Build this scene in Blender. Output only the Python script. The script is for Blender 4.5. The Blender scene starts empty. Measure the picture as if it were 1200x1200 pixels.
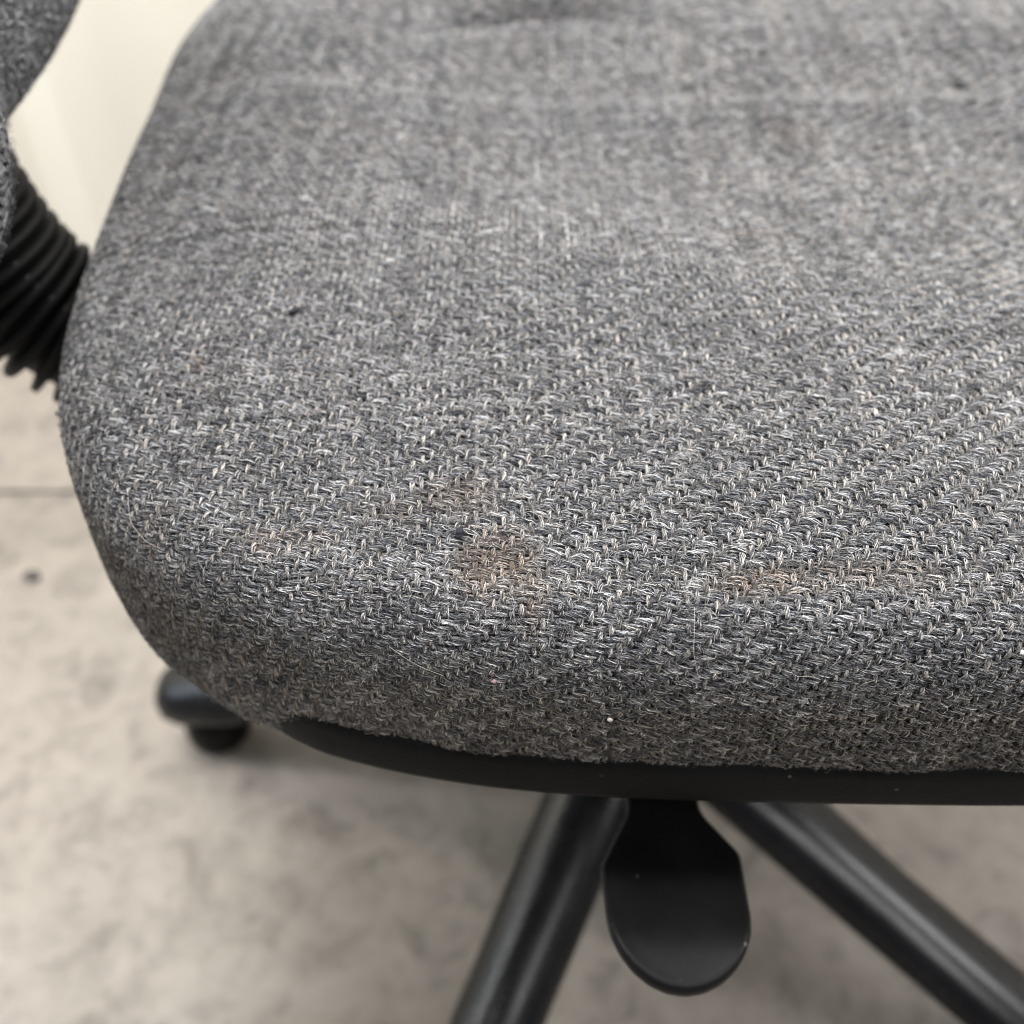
import bpy, bmesh, math
import numpy as np
from mathutils import Vector, Matrix

R = math.radians
rng = np.random.default_rng(7)
scene = bpy.context.scene
col = scene.collection

# ------------------------------------------------------------------ camera
cam_d = bpy.data.cameras.new("camera")
cam = bpy.data.objects.new("camera", cam_d)
col.objects.link(cam)
cam.location = (0.0, 0.0, 0.66)
cam.rotation_euler = (R(45), 0, 0)
cam_d.sensor_width = 36
cam_d.lens = 36
cam_d.clip_start = 0.01
cam_d.clip_end = 50
cam_d.dof.use_dof = True
cam_d.dof.focus_distance = 0.266
cam_d.dof.aperture_fstop = 7.2
scene.camera = cam

# ------------------------------------------------------------------ world, lamps, exposure
world = bpy.data.worlds.new("World")
scene.world = world
world.use_nodes = True
bg = world.node_tree.nodes["Background"]
bg.inputs[0].default_value = (0.84, 0.91, 1.0, 1)
bg.inputs[1].default_value = 0.12


def area(name, loc, target, sx, sy, power, color):
    d = bpy.data.lights.new(name, 'AREA')
    d.shape = 'RECTANGLE'
    d.size, d.size_y, d.energy, d.color = sx, sy, power, color
    o = bpy.data.objects.new(name, d)
    o.location = loc
    o.rotation_euler = (Vector(target) - Vector(loc)).to_track_quat('-Z', 'Y').to_euler()
    col.objects.link(o)
    return o


area("ceiling_light_bank", (-0.6, 0.66, 2.9), (-0.25, 0.45, 0.3), 1.5, 0.5, 66, (1.0, 0.985, 0.985))
area("ceiling_light_strip", (2.45, 0.0, 2.9), (0.6, 0.1, 0.3), 0.34, 2.6, 66, (1.0, 0.985, 0.985))
area("fill_light_rear", (0.7, -1.35, 3.0), (0.2, 0.1, 0.2), 1.5, 0.4, 24, (1.0, 0.985, 0.985))  # added fill from an unseen source, lifts the seat front and floor
area("added_wall_wash", (-0.8, 0.45, 1.7), (-0.8, 1.5, 1.2), 1.6, 0.25, 40, (1.0, 0.985, 0.95))  # added wash lamp out of view, put in to brighten the wall
area("open_door_daylight", (-2.7, 0.35, 1.9), (0.0, 0.4, 0.4), 0.9, 1.6, 20, (0.72, 0.85, 1.0))

scene.view_settings.view_transform = 'Standard'
scene.view_settings.look = 'None'
scene.view_settings.exposure = 0.44
scene.view_settings.gamma = 1.0
scene.cycles.use_denoising = True
scene.cycles.filter_width = 1.1
scene.cycles.max_bounces = 8
try:
    scene.cycles_curves.shape = 'RIBBONS'
    scene.cycles_curves.subdivisions = 2
except Exception:
    pass


# ------------------------------------------------------------------ material helpers
def new_mat(name):
    m = bpy.data.materials.new(name)
    m.use_nodes = True
    nt = m.node_tree
    return m, nt, nt.nodes["Principled BSDF"]


def N(nt, kind, **kw):
    n = nt.nodes.new(kind)
    for k, v in kw.items():
        setattr(n, k, v)
    return n


def ramp(nt, fac, stops):
    n = nt.nodes.new('ShaderNodeValToRGB')
    el = n.color_ramp.elements
    while len(el) < len(stops):
        el.new(0.5)
    for e, (p, c) in zip(el, stops):
        e.position = p
        e.color = (c[0], c[1], c[2], 1) if not isinstance(c, float) else (c, c, c, 1)
    nt.links.new(fac, n.inputs[0])
    return n.outputs[0]


def noise(nt, vec, scale, detail=4, rough=0.55, dist=0.0):
    n = nt.nodes.new('ShaderNodeTexNoise')
    n.inputs['Scale'].default_value = scale
    n.inputs['Detail'].default_value = detail
    n.inputs['Roughness'].default_value = rough
    n.inputs['Distortion'].default_value = dist
    nt.links.new(vec, n.inputs['Vector'])
    return n.outputs[0]


def mix(nt, fac, a, b, mode='MIX'):
    n = nt.nodes.new('ShaderNodeMix')
    n.data_type = 'RGBA'
    n.blend_type = mode
    for s, v in ((0, fac), (6, a), (7, b)):
        if isinstance(v, (int, float)):
            n.inputs[s].default_value = v
        elif isinstance(v, tuple):
            n.inputs[s].default_value = (*v, 1)
        else:
            nt.links.new(v, n.inputs[s])
    return n.outputs[2]


def bump(nt, height, strength, dist, bsdf):
    b = nt.nodes.new('ShaderNodeBump')
    b.inputs['Strength'].default_value = strength
    b.inputs['Distance'].default_value = dist
    nt.links.new(height, b.inputs['Height'])
    nt.links.new(b.outputs[0], bsdf.inputs['Normal'])


def coords(nt):
    t = nt.nodes.new('ShaderNodeTexCoord')
    return t.outputs['Object']


def geo_pos(nt):
    return nt.nodes.new('ShaderNodeNewGeometry').outputs['Position']


def mat_concrete():
    m, nt, b = new_mat("concrete")
    p = geo_pos(nt)
    n1 = noise(nt, p, 2.2, 5, 0.6, 0.4)
    base = ramp(nt, n1, [(0.25, (0.168, 0.145, 0.121)), (0.5, (0.246, 0.217, 0.186)), (0.75, (0.318, 0.286, 0.249))])
    n2 = noise(nt, p, 26, 7, 0.66, 0.7)
    blot = ramp(nt, n2, [(0.30, 0.46), (0.46, 0.92), (0.70, 1.15)])
    c = mix(nt, 0.85, base, blot, 'MULTIPLY')
    n3 = noise(nt, p, 60, 4, 0.6)
    c = mix(nt, 0.5, c, ramp(nt, n3, [(0.33, 0.62), (0.5, 1.0), (0.75, 1.08)]), 'MULTIPLY')
    # dark worn scuffs and old drips
    n4 = noise(nt, p, 7.5, 3, 0.7, 1.3)
    c = mix(nt, ramp(nt, n4, [(0.66, 0.0), (0.78, 0.5)]), c, (0.22, 0.205, 0.19))
    vor = N(nt, 'ShaderNodeTexVoronoi')
    vor.inputs['Scale'].default_value = 17
    nt.links.new(p, vor.inputs['Vector'])
    c = mix(nt, ramp(nt, vor.outputs['Distance'], [(0.07, 0.55), (0.14, 0.0)]), c, (0.15, 0.14, 0.14))
    # hairline cracks
    vc = N(nt, 'ShaderNodeTexVoronoi', feature='DISTANCE_TO_EDGE')
    vc.inputs['Scale'].default_value = 3.3
    wp = nt.nodes.new('ShaderNodeMixRGB')
    wp.inputs[0].default_value = 0.12
    nt.links.new(p, wp.inputs[1])
    nz = nt.nodes.new('ShaderNodeTexNoise')
    nz.inputs['Scale'].default_value = 9
    nt.links.new(p, nz.inputs['Vector'])
    nt.links.new(nz.outputs['Color'], wp.inputs[2])
    nt.links.new(wp.outputs[0], vc.inputs['Vector'])
    crack = ramp(nt, vc.outputs['Distance'], [(0.0, 0.16), (0.012, 0.0)])
    c = mix(nt, crack, c, (0.2, 0.19, 0.18))
    nt.links.new(c, b.inputs['Base Color'])
    nt.links.new(ramp(nt, n2, [(0.3, 0.62), (0.7, 0.42)]), b.inputs['Roughness'])
    bump(nt, n3, 0.25, 0.002, b)
    return m


def mat_wall():
    m, nt, b = new_mat("cream_painted_metal")
    p = geo_pos(nt)
    n = noise(nt, p, 5, 4)
    nt.links.new(ramp(nt, n, [(0.3, (0.89, 0.85, 0.745)), (0.7, (0.91, 0.875, 0.78))]), b.inputs['Base Color'])
    b.inputs['Roughness'].default_value = 0.5
    bump(nt, noise(nt, p, 90, 3), 0.08, 0.001, b)
    return m


def mat_black(name, c0, c1, rough0, rough1, grain, gstr, spec=0.5):
    m, nt, b = new_mat(name)
    p = coords(nt)
    n = noise(nt, p, 28, 5, 0.65)
    cc = ramp(nt, n, [(0.35, c0), (0.7, c1)])
    # pale dust specks
    v = N(nt, 'ShaderNodeTexVoronoi')
    v.inputs['Scale'].default_value = 190
    nt.links.new(p, v.inputs['Vector'])
    sel = nt.nodes.new('ShaderNodeSeparateColor')
    nt.links.new(v.outputs['Color'], sel.inputs[0])
    a = ramp(nt, v.outputs['Distance'], [(0.08, 1.0), (0.16, 0.0)])
    s = ramp(nt, sel.outputs[0], [(0.86, 0.0), (0.94, 0.55)])
    mm = N(nt, 'ShaderNodeMath', operation='MULTIPLY')
    nt.links.new(a, mm.inputs[0])
    nt.links.new(s, mm.inputs[1])
    cc = mix(nt, mm.outputs[0], cc, (0.22, 0.21, 0.2))
    nt.links.new(cc, b.inputs['Base Color'])
    nt.links.new(ramp(nt, n, [(0.3, rough0), (0.7, rough1)]), b.inputs['Roughness'])
    b.inputs['Specular IOR Level'].default_value = spec
    bump(nt, noise(nt, p, grain, 3, 0.6), gstr, 0.0006, b)
    return m


def mat_yarn(name, rough=0.95, sheen=0.0):
    m, nt, b = new_mat(name)
    a = N(nt, 'ShaderNodeAttribute', attribute_name='yarn_colour')
    nt.links.new(a.outputs['Color'], b.inputs['Base Color'])
    b.inputs['Roughness'].default_value = rough
    b.inputs['Specular IOR Level'].default_value = 0.10
    b.inputs['Sheen Weight'].default_value = sheen
    b.inputs['Sheen Roughness'].default_value = 0.5
    return m


def mat_felt():
    m, nt, b = new_mat("dark_wool_backing")
    p = coords(nt)
    n = noise(nt, p, 700, 4, 0.7)
    nt.links.new(ramp(nt, n, [(0.3, (0.02, 0.021, 0.024)), (0.7, (0.075, 0.075, 0.078))]), b.inputs['Base Color'])
    b.inputs['Roughness'].default_value = 0.95
    b.inputs['Specular IOR Level'].default_value = 0.1
    bump(nt, n, 0.6, 0.0008, b)
    return m


M_CONC = mat_concrete()
M_WALL = mat_wall()
M_PAN = mat_black("black_moulded_plastic_edge", (0.006, 0.006, 0.006), (0.010, 0.0097, 0.0094), 0.5, 0.62, 1500, 0.5, 0.10)
M_LEVER = mat_black("black_satin_plastic", (0.005, 0.005, 0.0055), (0.009, 0.0085, 0.0085), 0.42, 0.52, 1800, 0.12, 0.16)
M_STEEL = mat_black("black_powder_coated_steel", (0.007, 0.007, 0.0075), (0.013, 0.013, 0.014), 0.24, 0.30, 900, 0.06, 0.33)
M_RUBBER = mat_black("black_rubber", (0.006, 0.006, 0.006), (0.011, 0.011, 0.0105), 0.5, 0.65, 600, 0.2, 0.2)
M_FELT = mat_felt()
M_YARN = mat_yarn("heather_wool_yarn")
M_FUZZ = mat_yarn("wool_fuzz", 0.8, 0.0)


# ------------------------------------------------------------------ mesh helpers
def mesh_obj(name, verts, faces, mat, parent=None, smooth=True):
    me = bpy.data.meshes.new(name)
    me.from_pydata([tuple(v) for v in verts], [], [tuple(f) for f in faces])
    me.update()
    if smooth:
        me.polygons.foreach_set('use_smooth', [True] * len(me.polygons))
    me.materials.append(mat)
    o = bpy.data.objects.new(name, me)
    col.objects.link(o)
    if parent is not None:
        o.parent = parent
    return o


def bm_obj(name, bm, mat, parent=None, smooth=True):
    me = bpy.data.meshes.new(name)
    bmesh.ops.recalc_face_normals(bm, faces=bm.faces)
    bm.to_mesh(me)
    bm.free()
    if smooth:
        me.polygons.foreach_set('use_smooth', [True] * len(me.polygons))
    me.materials.append(mat)
    o = bpy.data.objects.new(name, me)
    col.objects.link(o)
    if parent is not None:
        o.parent = parent
    return o


def bevel_mod(o, w, seg=3):
    b = o.modifiers.new('edge', 'BEVEL')
    b.width, b.segments, b.limit_method, b.angle_limit = w, seg, 'ANGLE', R(30)
    return o


def sweep(path, radii, sides=20, up=(0, 0, 1), caps=True):
    """Closed tube along a path; radii: list of (half_width, half_height)."""
    path = [Vector(p) for p in path]
    vs, fs = [], []
    n = len(path)
    for i, p in enumerate(path):
        t = (path[min(i + 1, n - 1)] - path[max(i - 1, 0)]).normalized()
        side = t.cross(Vector(up))
        if side.length < 1e-4:
            side = t.cross(Vector((0, 1, 0)))
        side.normalize()
        u = side.cross(t).normalized()
        for k in range(sides):
            a = 2 * math.pi * k / sides
            vs.append(p + side * (radii[i][0] * math.cos(a)) + u * (radii[i][1] * math.sin(a)))
    for i in range(n - 1):
        for k in range(sides):
            k2 = (k + 1) % sides
            fs.append((i * sides + k, i * sides + k2, (i + 1) * sides + k2, (i + 1) * sides + k))
    if caps:
        fs.append(tuple(reversed(range(sides))))
        fs.append(tuple(range((n - 1) * sides, n * sides)))
    return vs, fs


def lathe(profile, sides=40):
    vs, fs = [], []
    for (r, z) in profile:
        for k in range(sides):
            a = 2 * math.pi * k / sides
            vs.append((r * math.cos(a), r * math.sin(a), z))
    for i in range(len(profile) - 1):
        for k in range(sides):
            k2 = (k + 1) % sides
            fs.append((i * sides + k, i * sides + k2, (i + 1) * sides + k2, (i + 1) * sides + k))
    fs.append(tuple(reversed(range(sides))))
    fs.append(tuple(range((len(profile) - 1) * sides, len(profile) * sides)))
    return vs, fs


def smoothstep(a, b, x):
    t = np.clip((x - a) / (b - a), 0, 1)
    return t * t * (3 - 2 * t)


def lattice_noise(x, y, scale, seed):
    """Smooth value noise on numpy arrays, 0..1."""
    g = np.random.default_rng(seed).random((64, 64))
    xs, ys = np.asarray(x) * scale + 31.7, np.asarray(y) * scale + 17.3
    xi, yi = np.floor(xs).astype(int), np.floor(ys).astype(int)
    fx, fy = xs - xi, ys - yi
    fx, fy = fx * fx * (3 - 2 * fx), fy * fy * (3 - 2 * fy)
    a, b = g[xi % 64, yi % 64], g[(xi + 1) % 64, yi % 64]
    c, d = g[xi % 64, (yi + 1) % 64], g[(xi + 1) % 64, (yi + 1) % 64]
    return (a * (1 - fx) + b * fx) * (1 - fy) + (c * (1 - fx) + d * fx) * fy


# ------------------------------------------------------------------ setting: floor and wall
JOINT_Y = 0.687
floor_vs = [(-6, -4, -0.012), (6, -4, -0.012), (6, 1.06, -0.012), (-6, 1.06, -0.012)]
floor = mesh_obj("floor", floor_vs, [(0, 1, 2, 3)], M_RUBBER, smooth=False)
floor["kind"] = "structure"
floor["label"] = "mottled grey concrete floor under the chair with one sawn joint"


def slab(y0, y1):
    bm = bmesh.new()
    bmesh.ops.create_cube(bm, size=1.0)
    for v in bm.verts:
        v.co = Vector((v.co.x * 12, y0 if v.co.y < 0 else y1, 0.0 if v.co.z > 0 else -0.010))
    o = bm_obj("concrete_slab", bm, M_CONC, floor, smooth=False)
    return bevel_mod(o, 0.0015, 2)


slab(-4.0, JOINT_Y - 0.0022)
slab(JOINT_Y + 0.0022, 1.06)


def build_wall():
    # trapezoid corrugated sheet, ribs vertical
    per, dep, y0 = 0.235, 0.032, 1.0
    xs = []
    prof = [(0.0, 0.0), (0.062, 0.0), (0.118, 1.0), (0.180, 1.0)]
    k = -14
    while k * per < 3.2:
        for (a, d) in prof:
            xs.append((k * per + a + 0.022, y0 + dep * d))
        k += 1
    vs, fs = [], []
    for (x, y) in xs:
        vs.append((x, y, 0.004))
        vs.append((x, y, 2.7))
    for i in range(len(xs) - 1):
        fs.append((2 * i, 2 * i + 2, 2 * i + 3, 2 * i + 1))
    o = mesh_obj("wall", vs, fs, M_WALL, smooth=False)
    s = o.modifiers.new('sheet', 'SOLIDIFY')
    s.thickness, s.offset = 0.002, 1
    bevel_mod(o, 0.022, 5)
    o.data.polygons.foreach_set('use_smooth', [True] * len(o.data.polygons))
    o["kind"] = "structure"
    o["label"] = "cream corrugated metal wall behind the chair"
    return o


build_wall()

# ------------------------------------------------------------------ the chair
HUB = Vector((0.076, 0.371, 0.0))
chair = bpy.data.objects.new("office_chair", None)
chair.location = (HUB.x, HUB.y, 0)
col.objects.link(chair)
chair["label"] = "office swivel chair with worn grey wool twill seat and black tube base"
chair["category"] = "chair"
bpy.context.view_layer.update()
CH_INV = Matrix.Translation((-HUB.x, -HUB.y, 0))


def adopt(o, parent=chair):
    """Parts are modelled in world coordinates; hang them on the chair without moving them."""
    o.parent = parent
    o.matrix_parent_inverse = CH_INV if parent is chair else Matrix.Identity(4)
    return o


# ---- seat surface -------------------------------------------------
SC = dict(cx=0.093, cy=0.415, a=0.260, b=0.262, n=3.4, rot=0.022, taper=0.04)
ROLL, TOP, FAB_Z, PAN_Z = 0.020, 0.473, 0.401, 0.385
NQ = 360


def seat_outline(num):
    t = np.linspace(0, 2 * np.pi, num, endpoint=False)
    t = t + 0.0
    c, s = np.cos(t), np.sin(t)
    e = 2 / SC['n']
    x = SC['a'] * np.sign(c) * np.abs(c) ** e
    y = SC['b'] * np.sign(s) * np.abs(s) ** e
    y = np.where(y > 0, y * 1.36, y) * (1 + SC['taper'] * x / SC['a'])
    # resample evenly by arc length
    P = np.stack([x, y], -1)
    Pc = np.vstack([P, P[:1]])
    L = np.r_[0, np.cumsum(np.linalg.norm(np.diff(Pc, axis=0), axis=1))]
    q = np.linspace(0, L[-1], num, endpoint=False)
    P = np.stack([np.interp(q, L, Pc[:, 0]), np.interp(q, L, Pc[:, 1])], -1)
    P[:, 0] -= 0.055 * np.maximum(0, P[:, 1] + 0.06) * np.clip(-P[:, 0] / SC['a'] * 1.6, 0, 1)
    for _ in range(6):
        P = (np.roll(P, 1, 0) + 2 * P + np.roll(P, -1, 0)) / 4
    co, si = math.cos(SC['rot']), math.sin(SC['rot'])
    return np.stack([SC['cx'] + P[:, 0] * co - P[:, 1] * si, SC['cy'] + P[:, 0] * si + P[:, 1] * co], -1)


OUT = seat_outline(NQ)
_d = np.roll(OUT, -1, 0) - np.roll(OUT, 1, 0)
ONRM = np.stack([_d[:, 1], -_d[:, 0]], -1)
ONRM /= np.linalg.norm(ONRM, axis=1)[:, None]
QP = OUT - ONRM * ROLL

# profile of the rolled edge: arc length -> (outward, down)
_th = np.linspace(0, math.pi / 2, 200)
_ex = 2 / 2.9
_pr = ROLL * np.sin(_th) ** _ex
_pz = (TOP - FAB_Z - 0.012) * (1 - np.cos(_th) ** _ex)
_pr = np.r_[_pr, _pr[-1] - 0.0015]
_pz = np.r_[_pz, TOP - FAB_Z]
_pl = np.r_[0, np.cumsum(np.hypot(np.diff(_pr), np.diff(_pz)))]
DMAX = float(_pl[-1])


def prof(D):
    return np.interp(D, _pl, _pr), np.interp(D, _pl, _pz)


def contour(x, y, din):
    """Upholstery contour of the top, din = distance inside the flat zone."""
    h = -0.013 * np.exp(-np.maximum(din, 0) / 0.034)
    q = y - (0.307 - 0.30 * x)
    h = h - 0.015 * smoothstep(0, 0.105, q) * (1 - 0.8 * smoothstep(0.15, 0.30, q)) * smoothstep(-0.13, 0.02, x)
    for (ax_, ay_, p_, k_) in ((31, 22, 0.4, 0.0008), (-19, 40, 1.9, 0.0007), (55, -28, 3.1, 0.00035), (14, 71, 4.4, 0.00030), (80, 47, 0.9, 0.00020)):
        h = h + k_ * np.sin(ax_ * x + ay_ * y + p_)
    # puckered fold at the far side
    yc = 0.566 - 6.0 * (x - 0.015) ** 2
    h = h - 0.018 * np.exp(-((y - yc) / 0.010) ** 2) * np.exp(-((x - 0.015) / 0.045) ** 2)
    return h


def seat_map(u, v):
    """Flat cloth coordinates -> seat surface point and D (arc length over the edge)."""
    u, v = np.asarray(u, float), np.asarray(v, float)
    sh = u.shape
    p = np.stack([u.ravel(), v.ravel()], -1)
    A = QP
    B = np.roll(QP, -1, 0)
    AB = B - A
    L2 = (AB ** 2).sum(1)
    best = np.full(len(p), 1e9)
    near = np.zeros_like(p)
    inside = np.ones(len(p), bool)
    for i in range(len(A)):
        ap = p - A[i]
        t = np.clip((ap @ AB[i]) / L2[i], 0, 1)
        q = A[i] + t[:, None] * AB[i]
        d = ((p - q) ** 2).sum(1)
        m = d < best
        best[m] = d[m]
        near[m] = q[m]
        inside &= (AB[i, 0] * ap[:, 1] - AB[i, 1] * ap[:, 0]) >= 0
    dist = np.sqrt(best)
    D = np.where(inside, 0, dist)
    din = np.where(inside, dist, 0)
    n = np.where(inside[:, None], 0, (p - near) / np.maximum(dist, 1e-9)[:, None])
    r, dz = prof(np.minimum(D, DMAX))
    r = r + np.maximum(D - DMAX, 0) * 0
    dz = dz + np.maximum(D - DMAX, 0)
    xy = np.where(inside[:, None], p, near + n * r[:, None])
    w = 1 - smoothstep(0, DMAX * 0.9, D)
    # at the rear the cover wraps lower, and it puckers a little where it is pulled over the edge
    rear = smoothstep(-0.030, -0.095, xy[:, 0])
    low = smoothstep(DMAX * 0.4, DMAX, D)
    z = TOP - dz - 0.016 * rear * low + contour(xy[:, 0], xy[:, 1], din) * w
    bulge = low * (1 - smoothstep(DMAX * 0.85, DMAX, D) * 0.4)
    xy = xy + n * (0.0022 * bulge * (lattice_noise(xy[:, 0] * 1.0, xy[:, 1] * 1.0 - z * 0.3, 48, 31) - 0.5)
                   + 0.0010 * bulge * (lattice_noise(xy[:, 0], xy[:, 1], 150, 32) - 0.5))[:, None]
    return np.stack([xy[:, 0], xy[:, 1], z], -1).reshape(sh + (3,)), D.reshape(sh)


class Cloth:
    """Cached regular grid of a cloth -> surface map, with bilinear lookup."""

    def __init__(self, fn, u0, u1, v0, v1, step):
        self.u0, self.v0, self.h = u0, v0, step
        self.nu, self.nv = int((u1 - u0) / step) + 2, int((v1 - v0) / step) + 2
        U, V = np.meshgrid(u0 + step * np.arange(self.nu), v0 + step * np.arange(self.nv), indexing='ij')
        P, D = fn(U, V)
        Tu, Tv = np.gradient(P, axis=0), np.gradient(P, axis=1)
        Nn = np.cross(Tu, Tv)
        Nn /= np.maximum(np.linalg.norm(Nn, axis=-1), 1e-12)[..., None]
        self.G = np.concatenate([P, Nn, D[..., None]], -1)

    def look(self, u, v):
        x = np.clip((u - self.u0) / self.h, 0, self.nu - 1.001)
        y = np.clip((v - self.v0) / self.h, 0, self.nv - 1.001)
        i, j = x.astype(int), y.astype(int)
        fx, fy = (x - i)[:, None], (y - j)[:, None]
        G = self.G
        r = (G[i, j] * (1 - fx) + G[i + 1, j] * fx) * (1 - fy) + (G[i, j + 1] * (1 - fx) + G[i + 1, j + 1] * fx) * fy
        n = r[:, 3:6]
        n = n / np.maximum(np.linalg.norm(n, axis=1), 1e-9)[:, None]
        return r[:, :3], n, r[:, 6]


def seat_rings(profile, inward=None):
    """Closed ring mesh from (offset along the outline normal, z) pairs."""
    vs, fs = [], []
    for (off, z) in profile:
        rear = smoothstep(-0.055, -0.130, OUT[:, 0])          # the pan is cut back below the rear overhang
        P = OUT + ONRM * (off - 0.014 * rear)[:, None]
        vs += [(p[0], p[1], z) for p in P]
    for i in range(len(profile) - 1):
        for k in range(NQ):
            k2 = (k + 1) % NQ
            fs.append((i * NQ + k, i * NQ + k2, (i + 1) * NQ + k2, (i + 1) * NQ + k))
    return vs, fs


# solid cushion core just under the yarn
def build_cushion():
    vs, fs = [], []
    cen = QP.mean(0)
    rows = []
    for t in np.linspace(0.02, 1, 48):
        rows.append(cen + (QP - cen) * t)
    for D in np.linspace(0, DMAX, 26)[1:]:
        rows.append(QP + ONRM * D)
    allp = np.concatenate(rows)
    P, D = seat_map(allp[:, 0], allp[:, 1])
    n_in = 48
    nr = len(rows)
    P = P.reshape(nr, NQ, 3)
    g = np.gradient(P, axis=0)
    tq = np.roll(P, -1, 1) - np.roll(P, 1, 1)
    nn = np.cross(g, tq)
    nn /= np.maximum(np.linalg.norm(nn, axis=-1), 1e-12)[..., None]
    nn *= np.sign(nn[..., 2:3].mean())
    P = P - nn * 0.0009
    vs = P.reshape(-1, 3).tolist()
    for i in range(nr - 1):
        for k in range(NQ):
            k2 = (k + 1) % NQ
            fs.append((i * NQ + k, (i + 1) * NQ + k, (i + 1) * NQ + k2, i * NQ + k2))
    fs.append(tuple(range(NQ)))
    # floor of the cushion
    last = (nr - 1) * NQ
    fs.append(tuple(reversed(range(last, last + NQ))))
    return adopt(mesh_obj("seat", vs, fs, M_FELT))


seat = build_cushion()
seat["label"] = "grey wool twill seat cushion with brown stains and a soiled front side with painted-in shade"

# moulded plastic edge of the seat pan
pan_prof = [(-0.004, FAB_Z + 0.004), (-0.0012, FAB_Z + 0.0035), (0.0006, FAB_Z + 0.0015), (0.0012, FAB_Z - 0.001),
            (0.0016, FAB_Z - 0.007), (0.0016, PAN_Z + 0.004), (0.0008, PAN_Z + 0.0012), (-0.0015, PAN_Z),
            (-0.006, PAN_Z + 0.0006), (-0.02, PAN_Z + 0.001), (-0.06, PAN_Z - 0.006), (-0.10, PAN_Z - 0.012)]
vs, fs = seat_rings(pan_prof)
fs.append(tuple(range((len(pan_prof) - 1) * NQ, len(pan_prof) * NQ)))
seat_pan = adopt(mesh_obj("seat_pan", vs, fs, M_PAN))
seat_pan["label"] = "black plastic seat pan edge below the fabric"


# ------------------------------------------------------------------ woven cloth made of yarns
PW, PF = 0.00250, 0.00188          # warp spacing along u, weft spacing along v


def hair_object(name, pos, counts, radius, colour, mat, parent):
    hc = bpy.data.hair_curves.new(name)
    hc.add_curves([int(c) for c in counts])
    hc.attributes['position'].data.foreach_set('vector', np.ascontiguousarray(pos, np.float32).ravel())
    a = hc.attributes.get('radius') or hc.attributes.new('radius', 'FLOAT', 'POINT')
    a.data.foreach_set('value', np.ascontiguousarray(radius, np.float32))
    c = hc.attributes.new('yarn_colour', 'FLOAT_COLOR', 'POINT')
    rgba = np.ones((len(pos), 4), np.float32)
    rgba[:, :3] = colour
    c.data.foreach_set('color', rgba.ravel())
    hc.materials.append(mat)
    o = bpy.data.objects.new(name, hc)
    col.objects.link(o)
    adopt(o, parent)
    o["kind"] = "stuff"
    return o


def sat(x, k=1.9):
    return np.tanh(k * x) / np.tanh(k)


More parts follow.
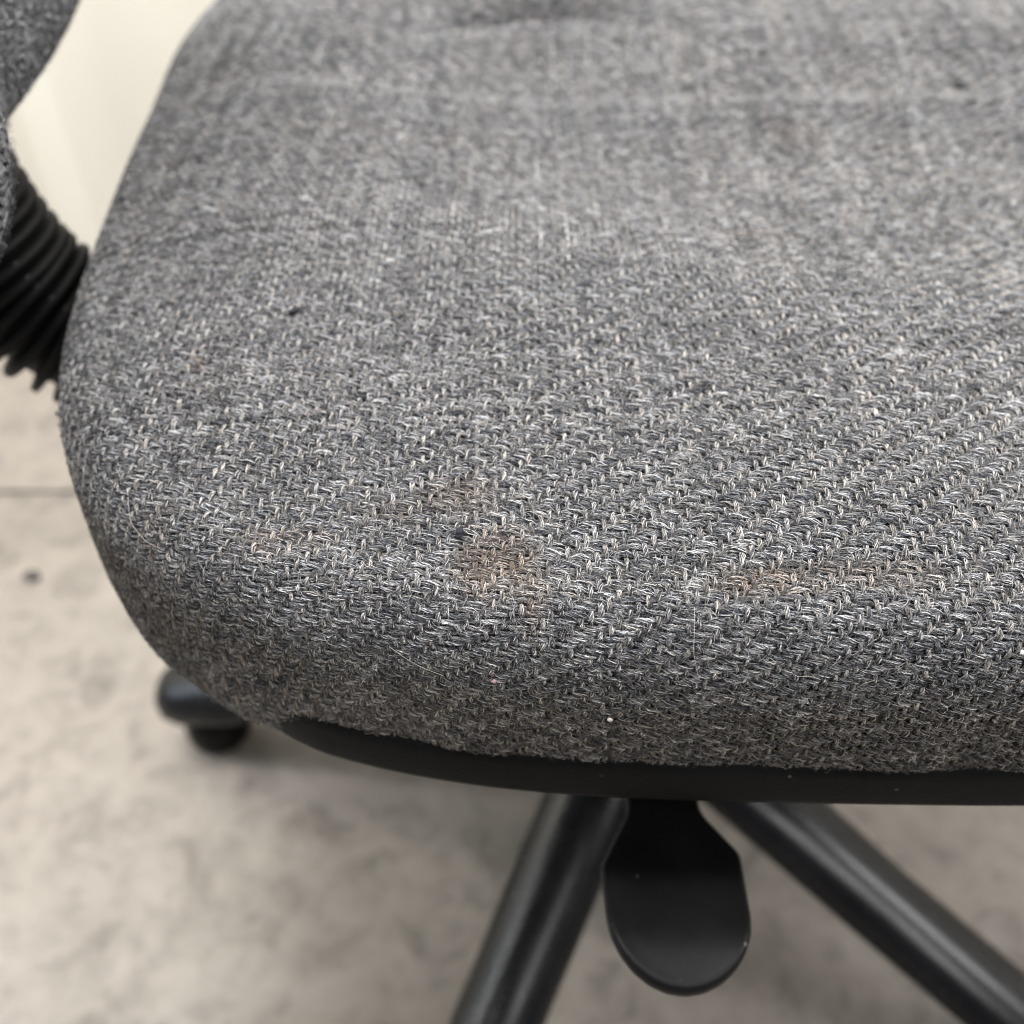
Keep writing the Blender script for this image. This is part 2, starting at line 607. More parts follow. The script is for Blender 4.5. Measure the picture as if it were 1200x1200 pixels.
def weave(cloth, dmax, urange, vrange, regions, tone_fn, parent, prefix, seed, tuck=0.0):
    """Build all yarns of a 2/2 twill; regions(...) -> list of (s0, s1, n_filaments, step, filament_radius)."""
    r = np.random.default_rng(seed)
    for kind in ('weft', 'warp'):
        pos_l, cnt_l, rad_l, col_l = [], [], [], []
        pitch = PF if kind == 'weft' else PW
        cross = PW if kind == 'weft' else PF
        rng_i, rng_s = (vrange, urange) if kind == 'weft' else (urange, vrange)
        for idx in range(int(rng_i[0] / pitch), int(rng_i[1] / pitch) + 1):
            jit = r.normal(0, 0.018)
            seed_y = r.random() * 60
            thick = 1 + r.normal(0, 0.05)
            for (s0, s1, nf, step, fr) in regions(kind, idx * pitch, rng_s, jit):
                s1d = np.arange(s0, s1, step)
                ns = len(s1d)
                if ns < 4:
                    continue
                z1 = np.zeros(ns)
                slub = thick * (1 + 0.36 * (lattice_noise(s1d, z1 + seed_y, 90, 11) - 0.5))
                lat0 = 0.0006 * (lattice_noise(s1d, z1 + seed_y, 110, 12) - 0.5) \
                    + 0.0020 * (lattice_noise(s1d, z1 + idx * pitch, 17, 14) - 0.5) + 0.0009 * (lattice_noise(s1d, z1 + idx * pitch, 70, 13) - 0.5)
                ytone = 1.1 * (lattice_noise(s1d, z1 + seed_y, 270, 15) - 0.5)
                if kind == 'weft':
                    w = 2 * math.pi * (s1d / cross - idx - 0.5) / 4
                    h0 = -0.00060 * sat(np.cos(w), 2.6)
                    side = 0.00010 * np.sin(w + 0.6)
                    tw, hw, hh = 480.0, 0.00078, 0.00048
                else:
                    w = 2 * math.pi * (s1d / cross - idx + 0.5) / 4
                    h0 = 0.00078 * sat(np.cos(w), 2.0)
                    side = -0.00012 * np.sin(w)
                    tw, hw, hh = -900.0, 0.00058, 0.00044
                S = np.broadcast_to(s1d, (nf, ns))
                f = np.arange(nf)[:, None]
                seeds = r.random((nf, 1)) * 60 + S * 0
                ph = 2 * math.pi * (f + 0.7 * r.random((nf, 1))) / nf
                rr = (0.50 + 0.56 * np.sqrt(r.random((nf, 1)))) * slub
                a = ph + tw * S + 2.1 * (lattice_noise(S, seeds, 240, 16) - 0.5)
                lat = idx * pitch + side + lat0 + hw * rr * np.cos(a) + 0.00006 * r.normal(size=(nf, ns))
                hgt = h0 + hh * rr * np.sin(a) + 0.00011 * r.normal(size=(nf, ns))
                u, v = (S, lat) if kind == 'weft' else (lat, S)
                P, Nn, D = cloth.look(u.ravel(), v.ravel())
                hgt = hgt * (1 - 0.6 * smoothstep(dmax - 0.009, dmax - 0.002, D.reshape(nf, ns)) * tuck)
                X = (P + Nn * hgt.reshape(-1, 1)).reshape(nf, ns, 3)
                P = P.reshape(nf, ns, 3)
                ok = (D <= dmax).reshape(nf, ns)
                # heathered wool: filaments from charcoal to off-white
                ft = r.normal(0, 1.0, (nf, 1))
                along = (lattice_noise(S, seeds + 7.3, 330, 17) - 0.5) * 2.4 + ytone
                C = tone_fn(kind, ft + 0 * S, along, P, r)
                radv = fr * (0.7 + 0.6 * r.random((nf, 1))) + 0 * S
                cnt = ok.sum(1)
                for q in np.nonzero(cnt >= 4)[0]:
                    m = ok[q]
                    i0, i1 = np.argmax(m), ns - np.argmax(m[::-1])
                    pos_l.append(X[q, i0:i1])
                    cnt_l.append(i1 - i0)
                    rad_l.append(radv[q, i0:i1])
                    col_l.append(C[q, i0:i1])
        hair_object(prefix + ('weft_yarns' if kind == 'weft' else 'warp_yarns'), np.concatenate(pos_l), cnt_l,
                    np.concatenate(rad_l), np.concatenate(col_l), M_YARN, parent)


STAINS = [  # x, y, rx, ry, strength : dried brown spills on the seat
    (-0.004, 0.1805, 0.0100, 0.0088, 0.85), (0.0055, 0.1710, 0.0034, 0.0070, 0.65), (-0.014, 0.2010, 0.010, 0.006, 0.50),
    (0.066, 0.1730, 0.0130, 0.0040, 0.85), (0.092, 0.1755, 0.0170, 0.0033, 0.50), (-0.099, 0.199, 0.005, 0.006, 0.35),
    (0.123, 0.439, 0.0140, 0.011, 0.22), (0.092, 0.343, 0.012, 0.005, 0.25), (-0.062, 0.189, 0.012, 0.004, 0.45),
    (-0.033, 0.197, 0.010, 0.003, 0.35), (-0.097, 0.256, 0.0022, 0.0030, 0.9)]


def tone_seat(kind, ft, along, P, r):
    t = 0.75 * ft + 0.80 * along
    lum = 0.172 * np.exp(1.12 * t) if kind == 'weft' else 0.205 * np.exp(0.98 * t)
    lum = np.clip(lum, 0.010, 0.72)
    X, Y, Z = P[..., 0], P[..., 1], P[..., 2]
    # broad uneven soiling
    lum = lum * (0.93 + 0.14 * lattice_noise(0.8 * X + 0.6 * Y, 0.8 * Y - 0.6 * X + Z, 60, 21)) * (0.90 + 0.20 * lattice_noise(0.7 * X + 0.7 * Y, 0.7 * Y - 0.7 * X + Z, 190, 22))
    nf = ft.shape[0]
    cool, warm = np.array([0.975, 0.99, 1.03]), np.array([1.06, 0.995, 0.935])
    pick = r.random((nf, 1, 1)) < (0.28 if kind == 'weft' else 0.75)
    C = lum[..., None] * np.where(pick, warm, cool)
    dark = smoothstep(0.22, 0.03, lum)[..., None]
    C = C * (1 + dark * np.array([-0.10, -0.03, 0.13]))          # the dark wool is blue-black
    # lower border: brown soiling, darkened further by shade painted into the wool
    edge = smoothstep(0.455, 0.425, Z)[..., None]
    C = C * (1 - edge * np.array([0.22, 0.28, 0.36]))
    st = np.zeros(X.shape)
    for (sx, sy, rx, ry, k) in STAINS:
        d = ((X - sx) / rx) ** 2 + ((Y - sy) / ry) ** 2
        if d.min() < 6:
            st = np.maximum(st, k * np.exp(-d * d * 0.5))
    if st.max() > 0.01:
        st = st * np.clip(0.35 + 1.4 * lattice_noise(X, Y, 420, 23), 0, 1.0)
        st = np.clip(st, 0, 0.9)[..., None] * 0.82
        C = C * (1 - st) + (C * 0.45 + 0.088) * np.array([1.20, 0.95, 0.75]) * st
    return C


U0, U1 = SC['cx'] - SC['a'] - 0.10, SC['cx'] + SC['a'] + 0.10
V0, V1 = SC['cy'] - SC['b'] - 0.10, SC['cy'] + SC['b'] * 1.40 + 0.10
seat_cloth = Cloth(seat_map, U0, U1, V0, V1, 0.0022)


def seat_regions(kind, other, rs, j):
    """Finer filaments where the lens is sharp, coarser ones behind (the change is staggered from yarn to yarn)."""
    if kind == 'weft':
        if other < 0.28 + j:
            return [(rs[0], 0.20, 22, 0.00062, 0.000084), (0.20, rs[1], 5, 0.0012, 0.00030)]
        if other < 0.62:
            return [(rs[0], 0.31, 20, 0.0010, 0.000086), (0.31, rs[1], 5, 0.0012, 0.00030)]
        return [(rs[0], rs[1], 6, 0.0012, 0.00026)]
    if other < 0.20:
        return [(rs[0], 0.28 + j, 18, 0.00055, 0.000080), (0.28 + j, 0.62, 17, 0.0009, 0.000080), (0.62, rs[1], 6, 0.001, 0.0002)]
    if other < 0.31:
        return [(rs[0], 0.30, 5, 0.001, 0.00024), (0.30, 0.62, 15, 0.0009, 0.000086), (0.62, rs[1], 5, 0.001, 0.00024)]
    return [(rs[0], rs[1], 5, 0.001, 0.00024)]


weave(seat_cloth, DMAX + 0.0032, (U0, U1), (V0, V1), seat_regions, tone_seat, seat, "", 101, 1.0)


def fuzz(cloth, dmax, count, ubox, vbox, lens, rad, colfn, parent, name, seed, lift=0.0016, dbias=0.0):
    r = np.random.default_rng(seed)
    u = r.uniform(ubox[0], ubox[1], count)
    v = r.uniform(vbox[0], vbox[1], count)
    P, Nn, D = cloth.look(u, v)
    keep = (D <= dmax) & (D >= dbias)
    P, Nn = P[keep], Nn[keep]
    n = len(P)
    th = r.uniform(0, 2 * math.pi, n)
    t1 = np.cross(Nn, np.array([0.31, 0.9, 0.2]))
    t1 /= np.linalg.norm(t1, axis=1)[:, None]
    t2 = np.cross(Nn, t1)
    d = t1 * np.cos(th)[:, None] + t2 * np.sin(th)[:, None]
    e = np.cross(Nn, d)
    L = r.uniform(lens[0], lens[1], n)[:, None]
    up = r.uniform(0.15, 1.0, n)[:, None] * lift
    cv = r.normal(0, 0.35, n)[:, None]
    K = 5
    pts = []
    for k in range(K):
        t = k / (K - 1)
        pts.append(P + Nn * (0.0006 + up * math.sin(math.pi * min(1, t * 0.85 + 0.02)) * (0.6 + 0.6 * t)) + d * L * t + e * L * cv * t * t)
    X = np.stack(pts, 1).reshape(-1, 3)
    C = np.repeat(colfn(n, r, P), K, 0)
    rr = np.repeat(rad * r.uniform(0.6, 1.3, n), K) * np.tile(np.array([1, 1, 0.9, 0.75, 0.4]), n)
    return hair_object(name, X, [K] * n, rr, C, M_FUZZ, parent)


def fuzz_col(n, r, P=None):
    l = np.clip(0.24 * np.exp(0.8 * r.normal(size=n)), 0.02, 0.85)
    t = np.where(r.random(n)[:, None] < 0.5, np.array([1.04, 1.0, 0.95]), np.array([0.96, 1.0, 1.05]))
    C = l[:, None] * t
    if P is not None:
        C = C * (1 - smoothstep(0.455, 0.425, P[:, 2])[:, None] * np.array([0.12, 0.17, 0.24]))  # fuzz low on the sides gets the same soiling and painted shade
    return C


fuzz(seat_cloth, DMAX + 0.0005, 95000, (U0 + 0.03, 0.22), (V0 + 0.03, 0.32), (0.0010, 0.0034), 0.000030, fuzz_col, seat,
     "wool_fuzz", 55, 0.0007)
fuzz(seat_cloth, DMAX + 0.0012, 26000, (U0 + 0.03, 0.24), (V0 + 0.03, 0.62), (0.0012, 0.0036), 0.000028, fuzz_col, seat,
     "edge_fuzz", 56, 0.0013, DMAX * 0.35)



def pills(cloth, count, ubox, vbox, parent, seed):
    """Little matted pills of loose wool."""
    r = np.random.default_rng(seed)
    xs, cs, rs_, cc = [], [], [], []
    for _ in range(count):
        u, v = r.uniform(*ubox), r.uniform(*vbox)
        P, Nn, D = cloth.look(np.array([u]), np.array([v]))
        if D[0] > DMAX - 0.009:
            continue
        size = r.uniform(0.0006, 0.0016)
        for _k in range(int(r.integers(9, 20))):
            k = r.normal(size=(9, 3)) * size
            k = np.cumsum(k, 0) * 0.32
            k -= k.mean(0)
            X = P[0] + Nn[0] * (0.0012 + 0.3 * size) + k
            xs.append(X)
            cs.append(9)
            rs_.append(np.full(9, 0.000034))
            cc.append(np.tile(fuzz_col(1, r, P)[0] * 0.9, (9, 1)))
    hair_object("wool_pills", np.concatenate(xs), cs, np.concatenate(rs_), np.concatenate(cc), M_FUZZ, parent)


pills(seat_cloth, 420, (-0.16, 0.20), (0.09, 0.34), seat, 91)

# ------------------------------------------------------------------ backrest
BK = dict(y=0.345, z=0.677, w=0.235, h=0.190, t=0.036)


def back_map(u, v):
    """Rounded back cushion, (u, v) = azimuth-like cloth coordinates of its front face wrapped round the rim."""
    u, v = np.asarray(u, float), np.asarray(v, float)
    n = 3.0
    rad = (np.abs(u / BK['w']) ** n + np.abs(v / BK['h']) ** n) ** (1 / n)
    k = 1.0 / np.maximum(rad, 1e-6)
    over = rad > 0.86
    # inside: flat-ish front; beyond 0.86 roll over the edge
    a = np.clip((rad - 0.86) / 0.28, 0, 1) * math.pi * 0.95
    rr = np.where(over, 0.86 + 0.14 * np.sin(np.minimum(a, math.pi / 2)) - 0.03 * np.maximum(0, a - math.pi / 2), rad)
    dx = np.where(over, BK['t'] * np.cos(a), BK['t'])
    yy, zz = u * k * rr, v * k * rr
    bow = 0.018 * (1 - (yy / BK['w']) ** 2) + 0.010 * (1 - (zz / BK['h']) ** 2)
    x = dx - 0.5 * bow
    lean = 0.10
    X = -0.2035 + x - lean * (zz + BK['h'])
    Y = BK['y'] + yy
    Z = BK['z'] + zz + 0.02 * (x)
    return np.stack([X, Y, Z], -1), rad


bk_cloth = Cloth(back_map, -0.29, 0.29, -0.245, 0.245, 0.003)
# core mesh
vs, fs = [], []
NB = 160
ths = np.linspace(0, 2 * math.pi, NB, endpoint=False)
rows = np.r_[np.linspace(0.03, 0.86, 16), np.linspace(0.87, 1.14, 20)]
for rr_ in rows:
    c, s_ = np.cos(ths), np.sin(ths)
    k = 1 / (np.abs(c / BK['w']) ** 3 + np.abs(s_ / BK['h']) ** 3) ** (1 / 3)
    P, _ = back_map(c * k * rr_, s_ * k * rr_)
    cen = np.array([-0.1985, BK['y'], BK['z']])
    vs += (P * 0.998 + cen * 0.002 + np.array([-0.0008, 0, 0])).tolist()
for i in range(len(rows) - 1):
    for k in range(NB):
        k2 = (k + 1) % NB
        fs.append((i * NB + k, i * NB + k2, (i + 1) * NB + k2, (i + 1) * NB + k))
fs.append(tuple(reversed(range(NB))))
fs.append(tuple(range((len(rows) - 1) * NB, len(rows) * NB)))
backrest = adopt(mesh_obj("backrest", vs, fs, M_FELT))
backrest["label"] = "dark grey fuzzy wool backrest cushion"


def tone_back(kind, ft, along, P, r):
    t = 0.55 * ft + 0.85 * along
    lum = np.clip(0.20 * np.exp(0.75 * t), 0.01, 0.6)
    return lum[..., None] * np.array([1.0, 1.0, 1.02])


def back_regions(kind, other, rs, j):
    return [(rs[0], rs[1], 5, 0.0011, 0.00026)]


weave(bk_cloth, 1.13, (-0.28, 0.28), (-0.24, 0.24), back_regions, tone_back, backrest, "", 202)


def fuzz_back(n, r, P=None):
    return np.clip(0.20 * np.exp(0.5 * r.normal(size=n)), 0.02, 0.5)[:, None] * np.array([1, 1, 1.02])


fuzz(bk_cloth, 1.13, 60000, (-0.25, 0.25), (-0.24, 0.0), (0.0015, 0.004), 0.00003, fuzz_back, backrest, "wool_fuzz", 57, 0.0018)

# thick frayed hem of the back cover, hanging below the cushion on the near side
HEM = np.array([(-0.182, 0.345, 0.548), (-0.177, 0.325, 0.533), (-0.1695, 0.302, 0.520), (-0.1665, 0.288, 0.510), (-0.170, 0.270, 0.500),
                (-0.178, 0.250, 0.492), (-0.188, 0.228, 0.488), (-0.200, 0.205, 0.488)])
HEM = HEM + np.array([0.0008, 0, 0])
HL = np.r_[0, np.cumsum(np.linalg.norm(np.diff(HEM, axis=0), axis=1))]
HEM_R = 0.0125


def hem_map(u, v):
    sh = np.shape(u)
    u, v = np.ravel(u), np.ravel(v)

    def at(t_):
        return np.stack([np.interp(t_, HL, HEM[:, k]) for k in range(3)], -1)
    p = (at(u - 0.012) + at(u - 0.006) + at(u) + at(u + 0.006) + at(u + 0.012)) / 5
    t_ = at(np.minimum(u + 0.015, HL[-1])) - at(np.maximum(u - 0.015, 0))
    t_ /= np.linalg.norm(t_, axis=1)[:, None]
    a1 = np.cross(t_, np.array([0, 0, 1.0]))
    a1 /= np.linalg.norm(a1, axis=1)[:, None]
    a2 = np.cross(a1, t_)
    rr_ = HEM_R * np.clip(np.minimum(u + 0.004, HL[-1] - u + 0.004) / 0.02, 0.25, 1) ** 0.5
    th = v / HEM_R
    X = p + (a1 * np.cos(th)[:, None] + a2 * np.sin(th)[:, None]) * rr_[:, None]
    return X.reshape(sh + (3,)), np.zeros(sh)


hem_cloth = Cloth(hem_map, 0.0, HL[-1], -0.002, 2 * math.pi * HEM_R + 0.002, 0.0015)
_pos, _, _ = hem_cloth.look(np.array([HL[-1] * 0.5]), np.array([0.0]))
if np.dot(hem_cloth.look(np.array([HL[-1] * 0.5]), np.array([0.01]))[1][0],
          hem_map(np.array([HL[-1] * 0.5]), np.array([0.01]))[0][0] - hem_map(np.array([HL[-1] * 0.5]), np.array([0.01 + math.pi * HEM_R]))[0][0]) < 0:
    hem_cloth.G[..., 3:6] *= -1
gu, gv = np.meshgrid(np.linspace(0, HL[-1], 40), np.linspace(0, 2 * math.pi * HEM_R, 25)[:-1], indexing='ij')
P, _ = hem_map(gu, gv)
hv = P.reshape(-1, 3).tolist()
hf = [(i * 24 + k, i * 24 + (k + 1) % 24, (i + 1) * 24 + (k + 1) % 24, (i + 1) * 24 + k) for i in range(39) for k in range(24)]
hf += [tuple(reversed(range(24))), tuple(range(39 * 24, 40 * 24))]
hem = mesh_obj("cover_hem", hv, hf, M_FELT, backrest)
hem["label"] = "frayed fabric hem hanging below the backrest"
weave(hem_cloth, 1.0, (0.0, HL[-1]), (0.0, 2 * math.pi * HEM_R), lambda k, o_, rs, j: [(rs[0], rs[1], 9, 0.0007, 0.00016)], tone_back,
      backrest, "", 203)
fuzz(hem_cloth, 1.0, 9000, (0.0, HL[-1]), (0.0, 2 * math.pi * HEM_R), (0.0015, 0.0045), 0.00003, fuzz_back, backrest, "wool_fuzz", 58, 0.003)

# ------------------------------------------------------------------ bellows on the back upright
AX = [(-0.120, 0.381), (-0.150, 0.386), (-0.174, 0.394), (-0.195, 0.408), (-0.212, 0.430), (-0.222, 0.458), (-0.228, 0.490), (-0.231, 0.530)]
BY = 0.371
axp = np.array([(x, BY, z - 0.004) for x, z in AX])
L = np.r_[0, np.cumsum(np.linalg.norm(np.diff(axp, axis=0), axis=1))]


def ax_at(t):
    return Vector([float(np.interp(t, L, axp[:, k])) for k in range(3)])


def ax_smooth(t):
    return (ax_at(max(0, t - 0.02)) + ax_at(t) * 2 + ax_at(min(L[-1], t + 0.02))) / 4


steps = np.linspace(0, L[-1], 40)
vs, fs = sweep([ax_smooth(t) for t in steps], [(0.0256, 0.0256)] * 40, 32, up=(0, 1, 0))
bellows = adopt(mesh_obj("bellows_sleeve", vs, fs, M_RUBBER))
bellows["label"] = "black ribbed rubber sleeve on the back support bar"
rib_vs, rib_fs = lathe([(0.0245, -0.0034), (0.0268, -0.0027), (0.0316, -0.0019), (0.0326, -0.0011), (0.0326, 0.0011),
                        (0.0316, 0.0019), (0.0268, 0.0027), (0.0245, 0.0034)], 40)
rib_me = None
t = 0.004
while t < L[-1]:
    d = (ax_smooth(min(L[-1], t + 0.004)) - ax_smooth(max(0, t - 0.004))).normalized()
    mat = Matrix.Translation(ax_smooth(t)) @ d.to_track_quat('Z', 'Y').to_matrix().to_4x4()
    if rib_me is None:
        o = mesh_obj("rib", rib_vs, rib_fs, M_RUBBER)
        rib_me = o.data
    else:
        o = bpy.data.objects.new("rib", rib_me)
        col.objects.link(o)
    o.parent = bellows
    o.matrix_world = mat
    o.matrix_parent_inverse = Matrix.Identity(4)
    o.matrix_basis = mat
    t += 0.0082

# ------------------------------------------------------------------ paddle lever
def rounded_outline(pts, num):
    """Smooth closed outline through corner points given as (x, y, corner radius)."""
    out = []
    n = len(pts)
    for i in range(n):
        p = np.array(pts[i][:2])
        a = np.array(pts[i - 1][:2])
        b = np.array(pts[(i + 1) % n][:2])
        r_ = pts[i][2]
        da, db = (a - p) / np.linalg.norm(a - p), (b - p) / np.linalg.norm(b - p)
        k = min(r_, 0.48 * np.linalg.norm(a - p), 0.48 * np.linalg.norm(b - p))
        for t_ in np.linspace(0, 1, num):
            out.append((p + da * k) * (1 - t_) ** 2 + 2 * t_ * (1 - t_) * p + (p + db * k) * t_ ** 2)
    return np.array(out)


def build_paddle():
    P = rounded_outline([(0.0405, 0.205, 0.002), (0.0408, 0.1800, 0.004), (0.0300, 0.1590, 0.0018), *[(0.0537 - 0.0231 * math.cos(a_), 0.1420 - 0.0238 * math.sin(a_), 0.002) for a_ in np.linspace(0.05, math.pi - 0.05, 13)],
                         (0.0772, 0.1635, 0.0018), (0.0660, 0.1800, 0.004), (0.0665, 0.205, 0.002)], 5)
    n = len(P)
    c = np.array([0.0530, 0.150])

    def z_top(y):
        y = np.asarray(y, float)
        return 0.334 + 0.12 * (0.16 - y) - 14.0 * np.maximum(0, 0.138 - y) ** 2

    d = np.roll(P, -1, 0) - np.roll(P, 1, 0)
    nrm = np.stack([d[:, 1], -d[:, 0]], -1)
    nrm /= np.maximum(np.linalg.norm(nrm, axis=1), 1e-9)[:, None]
    if ((P - c) * nrm).sum() < 0:
        nrm = -nrm
    rings = [(-0.0012, -0.0062), (-0.0002, -0.0054), (0.0002, -0.0040), (0.0002, -0.0016), (-0.0002, -0.0006), (-0.0009, 0.0),
             (-0.0018, 0.0001), (-0.0026, -0.0002)]
    vs, fs = [], []
    for off, dz in rings:
        Q = P + nrm * off
        vs += [(q[0], q[1], float(z_top(q[1])) + dz) for q in Q]
    for i in range(len(rings) - 1):
        for k in range(n):
            k2 = (k + 1) % n
            fs.append((i * n + k, i * n + k2, (i + 1) * n + k2, (i + 1) * n + k))
    inner = P + nrm * rings[-1][0]
    base_i = (len(rings) - 1) * n
    for s in (0.85, 0.7, 0.5, 0.3, 0.1):
        Q = np.stack([c[0] + (inner[:, 0] - c[0]) * s, inner[:, 1] * (0.3 + 0.7 * s) + 0.152 * 0.7 * (1 - s)], -1)
        st = len(vs)
        vs += [(q[0], q[1], float(z_top(q[1])) - 0.0002 - 0.0011 * (1 - s * s)) for q in Q]
        for k in range(n):
            k2 = (k + 1) % n
            fs.append((base_i + k, base_i + k2, st + k2, st + k))
        base_i = st
    fs.append(tuple(range(base_i, base_i + n)))
    fs.append(tuple(reversed(range(n))))
    o = mesh_obj("tilt_lever", vs, fs, M_LEVER)
    adopt(o)
    o["label"] = "black paddle shaped tilt lever below the seat edge"
    return o


lever = build_paddle()
vs, fs = sweep([(0.0533, 0.195, 0.336), (0.0535, 0.26, 0.342), (0.056, 0.33, 0.345)], [(0.008, 0.0035), (0.006, 0.004), (0.006, 0.004)], 16)
mesh_obj("lever_arm", vs, fs, M_LEVER, lever).matrix_parent_inverse = Matrix.Identity(4)

# ------------------------------------------------------------------ column, mechanism, base
bm = bmesh.new()
bmesh.ops.create_cube(bm, size=1.0, matrix=Matrix.Translation((HUB.x - 0.005, HUB.y, 0.349)) @ Matrix.Diagonal((0.21, 0.13, 0.045, 1)))
mech = adopt(bevel_mod(bm_obj("tilt_mechanism", bm, M_STEEL), 0.008))
vs, fs = lathe([(0.0, 0.075), (0.020, 0.075), (0.025, 0.08), (0.025, 0.20), (0.0235, 0.205), (0.014, 0.206), (0.014, 0.33), (0.0, 0.33)])
gas = mesh_obj("gas_column", [(v[0] + HUB.x, v[1] + HUB.y, v[2]) for v in vs], fs, M_STEEL)
adopt(gas)
vs, fs = lathe([(0.0, 0.085), (0.036, 0.085), (0.042, 0.09), (0.042, 0.145), (0.038, 0.155), (0.027, 0.158), (0.0, 0.158)])
hub = adopt(mesh_obj("base_hub", [(v[0] + HUB.x, v[1] + HUB.y, v[2]) for v in vs], fs, M_STEEL))

LEG0 = 174.0


def leg_mesh():
    path, rad = [], []
    for r_, z in [(0.020, 0.126), (0.06, 0.118), (0.12, 0.102), (0.18, 0.084), (0.262, 0.064), (0.270, 0.063), (0.312, 0.050),
                  (0.3240, 0.0480), (0.3310, 0.0470), (0.3340, 0.0465)]:
        path.append((r_, 0, z))
    w = [0.0262, 0.0262, 0.0255, 0.0240, 0.0234, 0.0285, 0.0288, 0.0255, 0.0185, 0.008]
    h = [0.0195, 0.0195, 0.0190, 0.0186, 0.0182, 0.0205, 0.0208, 0.0185, 0.0135, 0.006]
    return sweep(path, list(zip(w, h)), 32)


leg_me = glide_me = None
for k in range(5):
    ang = R([169.0, 244.6, 320.2, 30.0, 100.0][k])
    rot = Matrix.Rotation(ang, 4, 'Z')
    if leg_me is None:
        vs, fs = leg_mesh()
        leg = mesh_obj("leg", vs, fs, M_STEEL)
        leg_me = leg.data
    else:
        leg = bpy.data.objects.new("leg", leg_me)
        col.objects.link(leg)
    leg.parent = chair
    leg.matrix_basis = rot
    # plastic glide under the leg end
    if glide_me is None:
        gv, gf = lathe([(0.0, 0.001), (0.0190, 0.001), (0.0225, 0.003), (0.0235, 0.009), (0.0235, 0.016), (0.0225, 0.024), (0.0200, 0.036), (0.0, 0.036)], 32)
        gl = mesh_obj("glide", gv, gf, M_LEVER)
        glide_me = gl.data
    else:
        gl = bpy.data.objects.new("glide", glide_me)
        col.objects.link(gl)
    gl.parent = chair
    gl.matrix_basis = Matrix.Translation(rot @ Vector((0.300, 0, 0)))

# ------------------------------------------------------------------ lint, crumbs and stray hairs
def lump_mat(name, c):
    m, nt, b = new_mat(name)
    n = noise(nt, coords(nt), 900, 3)
    nt.links.new(ramp(nt, n, [(0.3, tuple(x * 0.7 for x in c)), (0.7, tuple(min(1, x * 1.2) for x in c))]), b.inputs['Base Color'])
    b.inputs['Roughness'].default_value = 0.9
    return m


def lump(name, p, nrm, size, c, label, cat, seed):
    r = np.random.default_rng(seed)
    bm = bmesh.new()
    bmesh.ops.create_icosphere(bm, subdivisions=3, radius=1.0)
    k = r.normal(size=(5, 3)) * 2.2
    ph = r.uniform(0, 6, 5)
    for v in bm.verts:
        f = 1 + 0.16 * sum(math.sin(float(np.dot(k[i], v.co)) + ph[i]) for i in range(5)) / 1.6
        v.co = Vector((v.co.x * size[0] * f, v.co.y * size[1] * f, v.co.z * size[2] * f))
    o = bm_obj(name, bm, lump_mat(name + "_surface", c))
    q = Vector(nrm).to_track_quat('Z', 'Y')
    o.matrix_world = Matrix.Translation(p) @ q.to_matrix().to_4x4() @ Matrix.Rotation(r.uniform(0, 3), 4, 'Z')
    o["label"], o["category"] = label, cat
    return o


specks = [
    ("lint_speck", -0.070, 0.280, (0.0021, 0.0013, 0.0008), (0.020, 0.020, 0.025), "dark lint speck on the grey seat near its rear edge", "lint"),
    ("lint_speck", 0.207, 0.475, (0.0026, 0.0022, 0.0010), (0.022, 0.022, 0.025), "dark round lint speck far across the grey seat, top right", "lint"),
    ("lint_speck", -0.014, 0.189, (0.0013, 0.0010, 0.0007), (0.015, 0.016, 0.025), "tiny navy lint speck just above the brown seat stain", "lint"),
    ("crumb", 0.024, 0.123, (0.0008, 0.0006, 0.0005), (0.66, 0.58, 0.56), "tiny pinkish white crumb on the dark front side of the seat", "crumb"),
    ("lint_speck", -0.007, 0.141, (0.0007, 0.0005, 0.0004), (0.34, 0.22, 0.23), "small pink lint speck below the brown seat stain", "lint"),
    ("crumb", 0.128, 0.154, (0.0007, 0.0006, 0.0005), (0.80, 0.78, 0.74), "tiny white crumb at the right end of the seat front", "crumb"),
]
for i, (nm, u, v, sz, c, lab, cat) in enumerate(specks):
    P, Nn, _ = seat_cloth.look(np.array([u]), np.array([v]))
    n = Vector(Nn[0])
    lump(nm, Vector(P[0]) + n * (0.0014 + sz[2] * 0.5), n, sz, c, lab, cat, 300 + i)
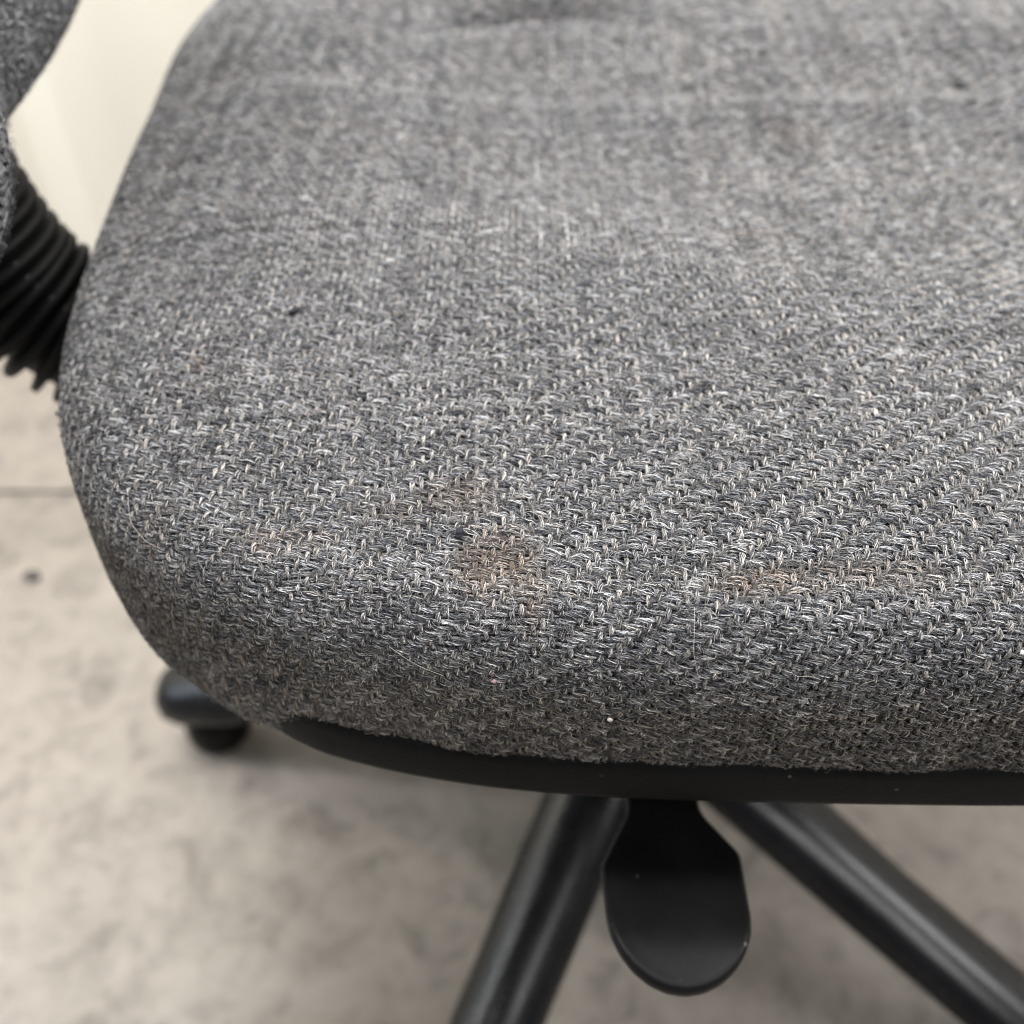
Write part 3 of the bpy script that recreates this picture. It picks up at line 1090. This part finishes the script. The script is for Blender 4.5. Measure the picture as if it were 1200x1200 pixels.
lump("dirt_clump", Vector((-0.411, 0.581, 0.0022)), (0, 0, 1), (0.0085, 0.0055, 0.0024), (0.07, 0.06, 0.06),
     "small dark clump of dirt on the concrete floor beside the seat's rear corner", "dirt", 320)

r = np.random.default_rng(77)
hairs = [[(-0.109, 0.208), (-0.1085, 0.200), (-0.1045, 0.194), (-0.099, 0.190)], [(-0.034, 0.155), (-0.028, 0.149), (-0.021, 0.143)],
         [(0.093, 0.258), (0.0925, 0.252), (0.096, 0.246)], [(-0.094, 0.277), (-0.091, 0.270), (-0.086, 0.264)],
         [(-0.012, 0.298), (-0.004, 0.301), (0.006, 0.300), (0.014, 0.297)], [(0.046, 0.166), (0.0455, 0.155), (0.047, 0.146)]]
for _ in range(26):
    u, v, a = r.uniform(-0.12, 0.14), r.uniform(0.13, 0.33), r.uniform(0, 6.3)
    L_, b_ = r.uniform(0.004, 0.011), r.normal(0, 0.5)
    hairs.append([(u + L_ * t_ * math.cos(a + b_ * t_), v + L_ * t_ * math.sin(a + b_ * t_)) for t_ in (0, 0.33, 0.66, 1)])
hp, hc_, hr_, hcol = [], [], [], []
for k, h_ in enumerate(hairs):
    h_ = np.array(h_)
    tt = np.linspace(0, len(h_) - 1, 14)
    uu, vv = np.interp(tt, np.arange(len(h_)), h_[:, 0]), np.interp(tt, np.arange(len(h_)), h_[:, 1])
    P, Nn, _ = seat_cloth.look(uu, vv)
    lift = 0.0017 + 0.0009 * np.sin(np.linspace(0.2, math.pi, 14)) * r.uniform(0.3, 1.5)
    hp.append(P + Nn * lift[:, None])
    hc_.append(14)
    hr_.append(np.full(14, 0.000042 if k < 6 else 0.000030))
    hcol.append(np.tile(np.array([0.78, 0.74, 0.66]) * r.uniform(0.6, 1.0), (14, 1)))
so = hair_object("stray_hairs", np.concatenate(hp), hc_, np.concatenate(hr_), np.concatenate(hcol), M_FUZZ, None)
so.matrix_parent_inverse = Matrix.Identity(4)
so["label"] = "fine pale stray hairs lying on the grey wool seat"
so["category"] = "hair"

bpy.context.view_layer.update()
